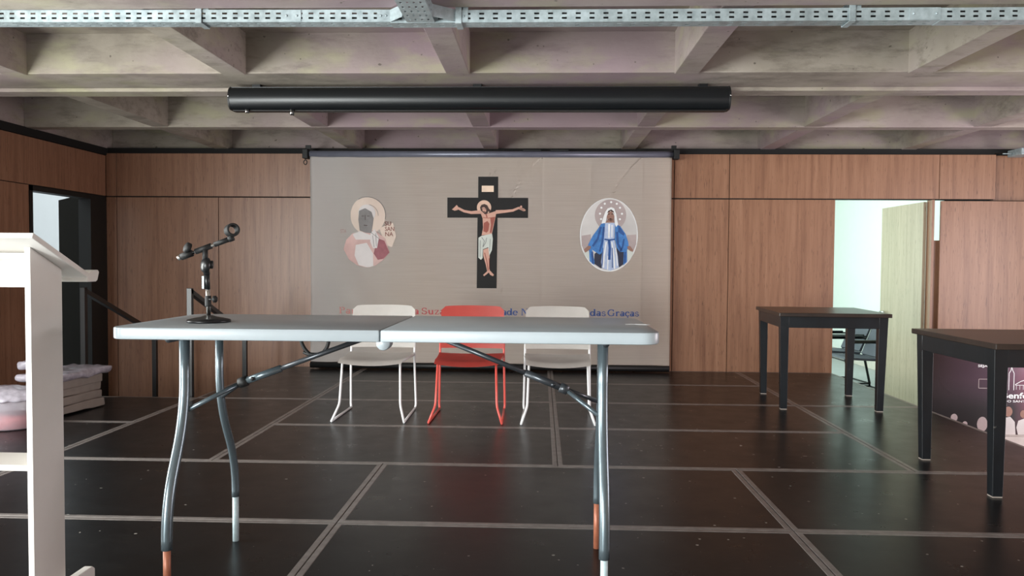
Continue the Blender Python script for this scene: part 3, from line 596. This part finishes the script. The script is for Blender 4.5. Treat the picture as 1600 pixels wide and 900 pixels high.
# seriffed banner lettering, drawn glyph by glyph (x height .48, cap height .70, advance widths in em)
def rect(x0, x1, z0, z1): return [(x0, z0), (x1, z0), (x1, z1), (x0, z1)]
def bowl(cx, cz, rx, rz, a0=0, a1=360, thick=.13, thin=.07, n=20):
    pts = ell(cx, cz, rx, rz, n, a0, a1)
    if a1-a0 == 360: pts.append(pts[0])
    return [stroke([p, q], thin+(thick-thin)*abs(math.cos(math.radians(a0+(a1-a0)*(k+.5)/n)))) for k, (p, q) in enumerate(zip(pts, pts[1:]))]
def stem(x, z0, z1, foot=True, head='flag', w=.125):
    r = [rect(x-w/2, x+w/2, z0, z1)]
    if foot: r.append(rect(x-.10, x+.10, z0, z0+.04))
    if head == 'flag': r.append(rect(x-.10, x, z1-.04, z1))
    elif head == 'both': r.append(rect(x-.10, x+.10, z1-.04, z1))
    return r
def gl(c):
    if c == 'a': return [bowl(.19, .14, .12, .12)+stem(.34, 0, .36, False, '')+bowl(.22, .36, .12, .10, 0, 160)+[rect(.34, .43, 0, .04)], .46]
    if c in 'oó': return [bowl(.25, .24, .19, .22)+([[(.22, .54), (.27, .54), (.38, .70), (.29, .70)]] if c == 'ó' else []), .50]
    if c in 'cç': return [bowl(.25, .24, .19, .22, 45, 315)+[rect(.34, .42, .33, .42)]+([rect(.22, .28, -.08, .02), rect(.20, .32, -.16, -.11), rect(.28, .34, -.14, -.07)] if c == 'ç' else []), .45]
    if c == 'e': return [bowl(.25, .24, .19, .22, 0, 320)+[rect(.08, .43, .23, .275)], .48]
    if c in 'dq': return [bowl(.23, .24, .17, .22)+(stem(.42, 0, .72, False)+[rect(.42, .53, 0, .04)] if c == 'd' else stem(.42, -.22, .47, True, '')), .56]
    if c == 'h': return [stem(.12, 0, .72)+bowl(.27, .31, .14, .15, 0, 180)+stem(.41, 0, .32, True, ''), .55]
    if c == 'n': return [stem(.12, 0, .47)+bowl(.27, .31, .14, .15, 0, 180)+stem(.41, 0, .32, True, ''), .55]
    if c == 'm': return [stem(.12, 0, .47)+bowl(.25, .31, .13, .15, 0, 180)+stem(.38, 0, .32, True, '')+bowl(.51, .31, .13, .15, 0, 180)+stem(.64, 0, .32, True, ''), .78]
    if c == 'u': return [stem(.12, .15, .47, False)+bowl(.27, .17, .14, .15, 180, 360)+stem(.41, 0, .47, False)+[rect(.41, .52, 0, .04)], .56]
    if c == 'i': return [stem(.13, 0, .47)+[rect(.08, .18, .58, .68)], .28]
    if c == 'r': return [stem(.12, 0, .47)+bowl(.27, .34, .12, .12, 60, 180)+[rect(.29, .38, .36, .45)], .42]
    if c == 's': return [bowl(.21, .345, .13, .115, 50, 270, .06)+bowl(.21, .125, .14, .115, -90, 90, .085)+bowl(.21, .125, .14, .115, 180, 270, .06)+[rect(.29, .34, .34, .44), rect(.06, .11, .04, .15)], .42]
    if c == 't': return [stem(.16, .08, .62, False, '')+[rect(.04, .32, .43, .48)]+bowl(.25, .10, .09, .08, 180, 330), .36]
    if c == 'z': return [[rect(.05, .40, .43, .48), rect(.05, .40, 0, .05), [(.05, .03), (.15, .03), (.40, .45), (.30, .45)], rect(.05, .09, .34, .45), rect(.36, .40, .03, .14)], .46]
    if c == 'S': return [bowl(.27, .52, .18, .165, 40, 270, .08)+bowl(.27, .19, .19, .165, -90, 90, .11)+bowl(.27, .19, .19, .165, 180, 270, .07)+[rect(.40, .46, .50, .68), rect(.06, .12, .03, .22)], .56]
    if c == 'P': return [stem(.16, 0, .70, True, 'both', .11)+bowl(.28, .53, .22, .15, -90, 90, .11), .60]
    if c in 'CG': return [bowl(.36, .35, .29, .33, 45, 315, .12)+[rect(.53, .60, .48, .68)]+(stem(.58, .03, .32, False, 'both', .10) if c == 'G' else [rect(.55, .60, .06, .16)]), .68 if c == 'C' else .74]
    if c == 'N': return [stem(.12, 0, .70, True, 'flag', .06)+stem(.60, 0, .70, False, 'both', .06)+[[(.09, .70), (.22, .70), (.63, 0), (.52, 0)]], .74]
    return [[], .26]
def serif_text(word, x0, x1, zb, h, mat, layer=0):
    adv = sum(gl(c)[1] for c in word); sx = (x1-x0)/adv; sz = h/.70; x = 0; polys = []
    for c in word:
        g, a_ = gl(c)
        for p in g: polys.append([(x0+(x+u)*sx, zb+v*sz) for u, v in p])
        x += a_
    print_poly('lettering', mat, BN, polys, layer)
PXM = .00684
def bx_(px): return -2.173+(px-528)*PXM
for wd, p0, p1, mt_ in (('Paróquia', 528, 604, 'p_pale_red'), ('Santa', 611, 656, 'p_red'), ('Suzana', 659, 715, 'p_red'), ('Comunidade', 722, 810, 'p_bluet'), ('Nossa', 815, 858, 'p_bluet'), ('Senhora', 863, 919, 'p_bluet'), ('das', 922, 947, 'p_bluet'), ('Graças', 949, 998, 'p_bluet')):
    serif_text(wd, bx_(p0), bx_(p1), .594, .070, mt_)
for i, s_ in enumerate(('SU', 'SAN', 'NA')): text_obj('lettering', s_, -1.668+.003*i, (-1.602, -1.568, -1.578)[i], 1.538-.056*i, .046, 'p_wine', sa, 1, bold=.01)
text_obj('lettering', 'STA', -2.15, -2.09, 1.46, .04, 'p_fade2', sa, 1)

# ------------------------------------------------------------------ projection screen case under the beam
pc = thing('projection_screen_case', 'long black projection screen case fixed under the big concrete beam', 'projector screen', (-.45, 5.33, 2.20))
prof = [(-.030, .157)] + [(-.020-.050*math.cos(math.radians(q)), .078-.076*math.sin(math.radians(q))) for q in range(-80, 91, 10)] + [(.055, .002), (.066, .012), (.066, .150), (.055, .157)]
MB().prism(prof, 3.42, frame((-2.16, 5.33, 2.203), (0, 1, 0), (0, 0, 1))).build('casing', 'case', pc, True)
for x in (-2.172, 1.26):
    e = MB().prism([(a*1.03, (z-.078)*1.03+.078) for a, z in prof], .012, frame((x, 5.33, 2.203), (0, 1, 0), (0, 0, 1)), .002).build('end_cap', 'black', pc)
    MB().lathe([(.005, 0), (.006, .002), (.003, .004)], 10, axis_mat((x+.006, 5.258, 2.29), (0, -1, 0))).lathe([(.005, 0), (.006, .002), (.003, .004)], 10, axis_mat((x+.006, 5.276, 2.235), (0, -1, -.6))).build('screw', 'chrome', e)
MB().box(-2.15, 1.25, 5.30, 5.36, 2.194, 2.203, .002, 1).build('bottom_slot', 'black', pc)
for x, z in ((-2.05, 2.178), (-1.735, 2.162)):
    MB().tube([(x, 5.29, 2.203), (x, 5.29, z)], .0085, 10).build('end_stop', 'chrome', pc); MB().tube([(x+.014, 5.29, 2.203), (x+.014, 5.29, z)], .006, 8).build('end_stop', 'rubber', pc)
for x in (-2.0, -.45, 1.1): MB().box(x-.03, x+.03, 5.34, 5.39, 2.355, SOF+.014, .002, 1).build('hanger', 'blackmetal', pc)

# ------------------------------------------------------------------ perforated cable tray
ct = thing('cable_tray', 'galvanised perforated cable tray running below the ceiling across the room', 'cable tray', (0, 3.76, 2.30))
def perforated(m, o, ux, uv, x0, x1, rows, pitch, sl, h, start=0):
    # sheet in the plane spanned by ux (length) and uv (height), with slots left open
    o = Vector(o); ux = Vector(ux); uv = Vector(uv)
    ev = [0]
    for r in rows: ev += [r-.0045, r+.0045]
    ev.append(h); ex = [x0]; x = x0+start+pitch/2
    while x+sl < x1: ex += [x, x+sl]; x += pitch
    ex.append(x1)
    V = [[m.bm.verts.new(o+ux*a+uv*b) for b in ev] for a in ex]
    for i in range(len(ex)-1):
        for j in range(len(ev)-1):
            if i % 2 == 1 and j % 2 == 1: continue
            m.bm.faces.new((V[i][j], V[i+1][j], V[i+1][j+1], V[i][j+1]))
def channel(x0, x1, z0, z1, pitch):
    L = x1-x0; ux = Vector((L, 0, z1-z0))/L; m = MB(); h = .058; y0, y1 = 3.72, 3.80
    perforated(m, (x0, y0, z0), ux, (0, 0, 1), 0, L, (.018, .040), pitch, .024, h)
    perforated(m, (x0, y1, z0), ux, (0, 0, 1), 0, L, (.018, .040), pitch, .024, h)
    perforated(m, (x0, y0, z0), ux, (0, 1, 0), 0, L, (.022, .055), pitch, .024, y1-y0)
    o = m.build('channel', 'galv', ct); s = o.modifiers.new('thickness', 'SOLIDIFY'); s.thickness = .0018; s.offset = 0
channel(LX+.02, -.735, 2.330, 2.312, .053)
channel(-.735, 1.865, 2.308, 2.309, .066)
channel(1.865, RX-.02, 2.307, 2.318, .06)
MB().box(LX+.03, RX-.03, 3.735, 3.788, 2.336, 2.358, .004).build('slot_shade_bar', 'rubber', ct)  # black bar added inside the tray to darken its slots
# tee: branch leaving towards the room's front, with chamfer plates
m = MB(); perforated(m, (-.655, 3.72, 2.309), (0, -1, 0), (1, 0, 0), 0, 1.6, (.02, .05, .08, .11), .06, .024, .135); perforated(m, (-.655, 3.63, 2.309), (0, -1, 0), (0, 0, 1), 0, 1.5, (.018, .04), .06, .024, .058); perforated(m, (-.52, 3.63, 2.309), (0, -1, 0), (0, 0, 1), 0, 1.5, (.018, .04), .06, .024, .058)
o = m.build('branch_channel', 'galv', ct); s = o.modifiers.new('thickness', 'SOLIDIFY'); s.thickness = .0018; s.offset = 0
MB().prism([(0, 0), (.108, 0), (.108, .058), (0, .058)], .002, frame((-.735, 3.717, 2.310), (.075, -.082, 0), (0, 0, 1))).build('chamfer_plate', 'galv', ct)
MB().prism([(0, 0), (.14, 0), (.14, .058), (0, .058)], .002, frame((-.42, 3.717, 2.310), (-.10, -.085, 0), (0, 0, 1))).build('chamfer_plate', 'galv', ct)
for x0, x1, z in ((-1.26, -1.17, 2.314), (-.80, -.735, 2.312), (-.42, -.36, 2.308), (1.72, 1.865, 2.309)): 
    b = MB().box(x0, x1, 3.7155, 3.7175, z+.001, z+.056)
    for q in (x0+.02, x1-.02): b.lathe([(.004, 0), (.006, .001), (.003, .005)], 8, axis_mat((q, 3.7155, z+.028), (0, -1, 0)))
    b.build('splice_plate', 'galv', ct)
for x, z in ((-3.4, 2.324), (-1.672, 2.316), (-.405, 2.308), (1.455, 2.309), (3.6, 2.312)):
    b = MB().box(x-.015, x+.015, 3.709, 3.7125, z-.006, z+.085, .001, 1).box(x-.015, x+.015, 3.709, 3.81, z-.008, z-.004, .001, 1).box(x-.015, x+.015, 3.807, 3.8105, z-.006, z+.085, .001, 1).box(x-.015, x+.015, 3.709, 3.81, z+.083, z+.087, .001, 1)
    b.tube([(x, 3.76, z+.085), (x, 3.76, SOF+.277)], .005, 8).box(x+.018, x+.045, 3.722, 3.726, z+.05, z+.082, .001, 1); b.build('hanger_clamp', 'galv', ct)

# ------------------------------------------------------------------ stair handrails behind the stage's left corner
for X, lb_ in ((-3.895, 'black steel stair handrail at the far left, beside the dark door'), (-2.972, 'black steel stair handrail rising behind the microphone stand')):
    hr = thing('handrail', lb_, 'handrail', (X, 6.99, FZ), 'handrails of the stage stair')
    yb = 7.60; q = .042
    MB().box(X-q/2, X+q/2, 6.38, 6.38+q, FZ, .918, .002, 1).build('post', 'blackmetal', hr)
    zt = .90-.395*(yb-6.4)
    MB().box(X-q/2, X+q/2, yb-q/2, yb+q/2, FZ, zt, .002, 1).build('post', 'blackmetal', hr)
    MB().prism([(6.385, .918), (yb+.03, .918-.395*(yb+.03-6.385)), (yb+.03, .876-.395*(yb+.03-6.385)), (6.385, .876)], q, frame((X-q/2, 0, 0), (0, 1, 0), (0, 0, 1)), .002).build('rail', 'blackmetal', hr)

# ------------------------------------------------------------------ bundle and tub on the stage at the left
from mathutils import noise as mnoise
def rumple(o, amp, fr_, seed):
    for v in o.data.vertices:
        n = mnoise.noise_vector(v.co*fr_+Vector((seed, 0, 0))); v.co += n*amp
def rbox(x0, x1, y0, y1, z0, z1, bev, cuts):
    m = MB(); m.box(x0, x1, y0, y1, z0, z1, bev, 3); bmesh.ops.subdivide_edges(m.bm, edges=m.bm.edges[:], cuts=cuts, use_grid_fill=True); return m
bd = thing('cloth_bundle', 'stack of folded cream cloths under a plastic wrap on the dark stage', 'cloth bundle', (-3.605, 5.665, 0))
bd.rotation_euler.z = math.radians(-6.3)
for k in range(4):
    o = rbox(-3.74+.012*(k % 2), -3.47-.010*(k % 3), 5.395+.010*k, 5.935-.006*k, .012+.063*k, .074+.063*k, .008, 4).build('folded_cloth', 'bundle', bd, True); rumple(o, .011, 11, k*3.1)
o = rbox(-3.775, -3.415, 5.36, 5.965, .262, .325, .028, 6).build('plastic_wrap', 'bag', bd); rumple(o, .026, 9, 5)
for f in o.data.polygons: f.use_smooth = True
tb = thing('plastic_tub', 'clear plastic tub with red contents under a filmy lid on the stage', 'tub', (-3.66, 5.12, 0))
bxm = Matrix.Translation((-3.66, 5.12, 0)) @ Matrix.Diagonal((1.15, .9, 1, 1))
MB().lathe([(.15, .004), (.163, .012), (.170, .06), (.170, .085)], 28, bxm).build('contents', 'redfood', tb)
MB().lathe([(.165, .002), (.178, .012), (.192, .20), (.192, .205)], 28, bxm).build('tub_body', 'tub', tb)
m = MB().lathe([(.196, .198), (.205, .203), (.205, .216), (.195, .226), (.15, .262), (.05, .285)], 36, bxm); bmesh.ops.subdivide_edges(m.bm, edges=m.bm.edges[:], cuts=1, use_grid_fill=True)
o = m.build('lid_film', 'bag', tb); rumple(o, .012, 20, 9)
for f in o.data.polygons: f.use_smooth = True
pb = rbox(-3.80, -3.60, 5.42, 5.56, .352, .405, .02, 6); o = pb.build('plastic_bag', 'bag'); rumple(o, .022, 12, 3); o.data.transform(Matrix.Translation((0, 0, .0)))
for f in o.data.polygons: f.use_smooth = True
tag(o, 'crumpled clear plastic bag lying on the bundle, left of the lectern post', 'plastic bag')

# ------------------------------------------------------------------ printed display panel off the right end of the stage
dp = thing('display_panel', 'glossy dark purple printed panel standing beyond the stage under the nearest black table', 'display panel', (4.3, 6.92, FZ))
PX0, PX1, PZ0, PZ1 = 3.455, 5.05, -.335, .44
MB().box(PX0, PX1, 6.90, 6.93, PZ0, PZ1, .002, 1).build('printed_board', 'poster', dp)
MB().box(PX0-.03, PX1+.03, 6.80, 7.02, FZ, PZ0, .004).build('plinth', 'board', dp)
YP = 6.8985
def flatpoly(name, mat, polys, y):
    m = MB()
    for pts in polys:
        b = bmesh.new(); b.faces.new([b.verts.new((x, y, z)) for x, z in pts]); b.normal_update(); bmesh.ops.triangulate(b, faces=b.faces[:], ngon_method='EAR_CLIP'); m.add(b)
    return m.build(name, mat, dp)
text_obj('lettering', 'Benfeitores', 4.075, 4.53, -.012, .052, 'p_white', dp, 0, YP, .02)
text_obj('lettering', 'DO SANTUÁRIO', 4.09, 4.41, -.047, .019, 'p_white', dp, 0, YP, .01)
text_obj('lettering', 'SEJA UM', 3.86, 4.02, .262, .022, 'p_white', dp, 0, YP, .01)
def outline(pts, w): return [stroke([a, b], w) for a, b in zip(pts, pts[1:])]
def sh(P): return [(x+.045, z-.10) for x, z in P]
flatpoly('church_drawing', 'p_white', outline(sh([(4.085, .16), (4.085, .31), (4.10, .335), (4.105, .37), (4.115, .335), (4.128, .31), (4.128, .16)]), .005)
    + outline(sh([(4.14, .21), (4.19, .24), (4.25, .258), (4.25, .30), (4.27, .33), (4.29, .30), (4.29, .258), (4.35, .24), (4.40, .21)]), .005) + outline(sh([(4.14, .205), (4.40, .205)]), .004)
    + [stroke(sh([(4.15+.03*k, .165), (4.15+.03*k, .205)]), .003) for k in range(9)], YP)
flatpoly('frame_drawing', 'p_mauve', outline([(3.87, .155), (3.87, .075), (3.95, .075), (3.95, .155), (3.87, .155)], .004), YP)
for P in ([(4.085, -.334), (4.08, -.25), (4.10, -.185), (4.15, -.175), (4.19, -.22), (4.20, -.334)], [(4.205, -.27), (4.22, -.21), (4.27, -.19), (4.31, -.23), (4.34, -.30), (4.34, -.334), (4.22, -.334)], [(4.40, -.334), (4.41, -.24), (4.46, -.19), (4.53, -.2), (4.58, -.334)]):
    flatpoly('seated_person', 'p_oval', [P], YP)
for q in ((4.13, -.130, .037, .045), (4.262, -.150, .028, .035), (4.47, -.145, .034, .043)): flatpoly('head', 'p_face', [ell(*q, 20)], YP-.001)
for q in ((3.665, -.190, .030, .034), (3.76, -.245, .022, .024), (3.91, -.245, .046, .066)): flatpoly('rear_person', 'p_mauve', [ell(*q, 18)], YP)

# ------------------------------------------------------------------ two chairs in the back room
def lounge(label, x, y, rz):
    t = thing('sling_armchair', label, 'chair', (x, y, FZ), 'chairs in the room behind the doorway', org=(0, 0, 0)); t.rotation_euler.z = rz
    # local: sitter looks along -x
    MB().prism([(-.27, .415), (.17, .395), (.20, .42), (-.25, .445)], .5, frame((0, .25, 0), (1, 0, 0), (0, 0, 1)), .008).build('seat', 'sling', t)
    MB().prism([(.16, .44), (.36, .90), (.385, .89), (.19, .42)], .5, frame((0, .25, 0), (1, 0, 0), (0, 0, 1)), .006).build('backrest', 'sling', t)
    for s in (-1, 1):
        yy = s*.28
        MB().tube(curve_pts([((.30, yy, .012), 0), ((.20, yy, .45), .04), ((.39, yy, .91), 0)], 4), .012, 8).build('leg', 'blackmetal', t)
        MB().tube(curve_pts([((-.27, yy, .012), 0), ((-.25, yy, .63), .05), ((.24, yy, .63), 0)], 5), .012, 8).build('leg', 'blackmetal', t)
        MB().box(-.25, .20, yy-.024, yy+.024, .640, .662, .006).build('armrest', 'tablewood', t)
        MB().tube([(-.27, yy, .012), (.30, yy, .012)], .011, 8).build('runner', 'blackmetal', t)
    for x_, z_ in ((-.26, .40), (.21, .38), (.38, .89), (.30, .012)): MB().tube([(x_, -.28, z_), (x_, .28, z_)], .010, 8).build('crossbar', 'blackmetal', t)
    return t
lounge('dark sling armchair in the bright back room, farther of the two', 4.02, 10.5, math.radians(6))
lounge('dark sling armchair in the bright back room, close behind the open door leaf', 3.97, 9.74, math.radians(3))
# grey conduit end at the top right of the back wall
tag(MB().box(4.88, 5.02, 8.05, 8.29, 2.29, 2.36, .006).tube([(4.78, 8.2, 2.318), (4.90, 8.2, 2.318)], .006, 8).build('junction_box', 'galv'), 'small grey metal box under the ceiling at the upper right corner', 'junction box')
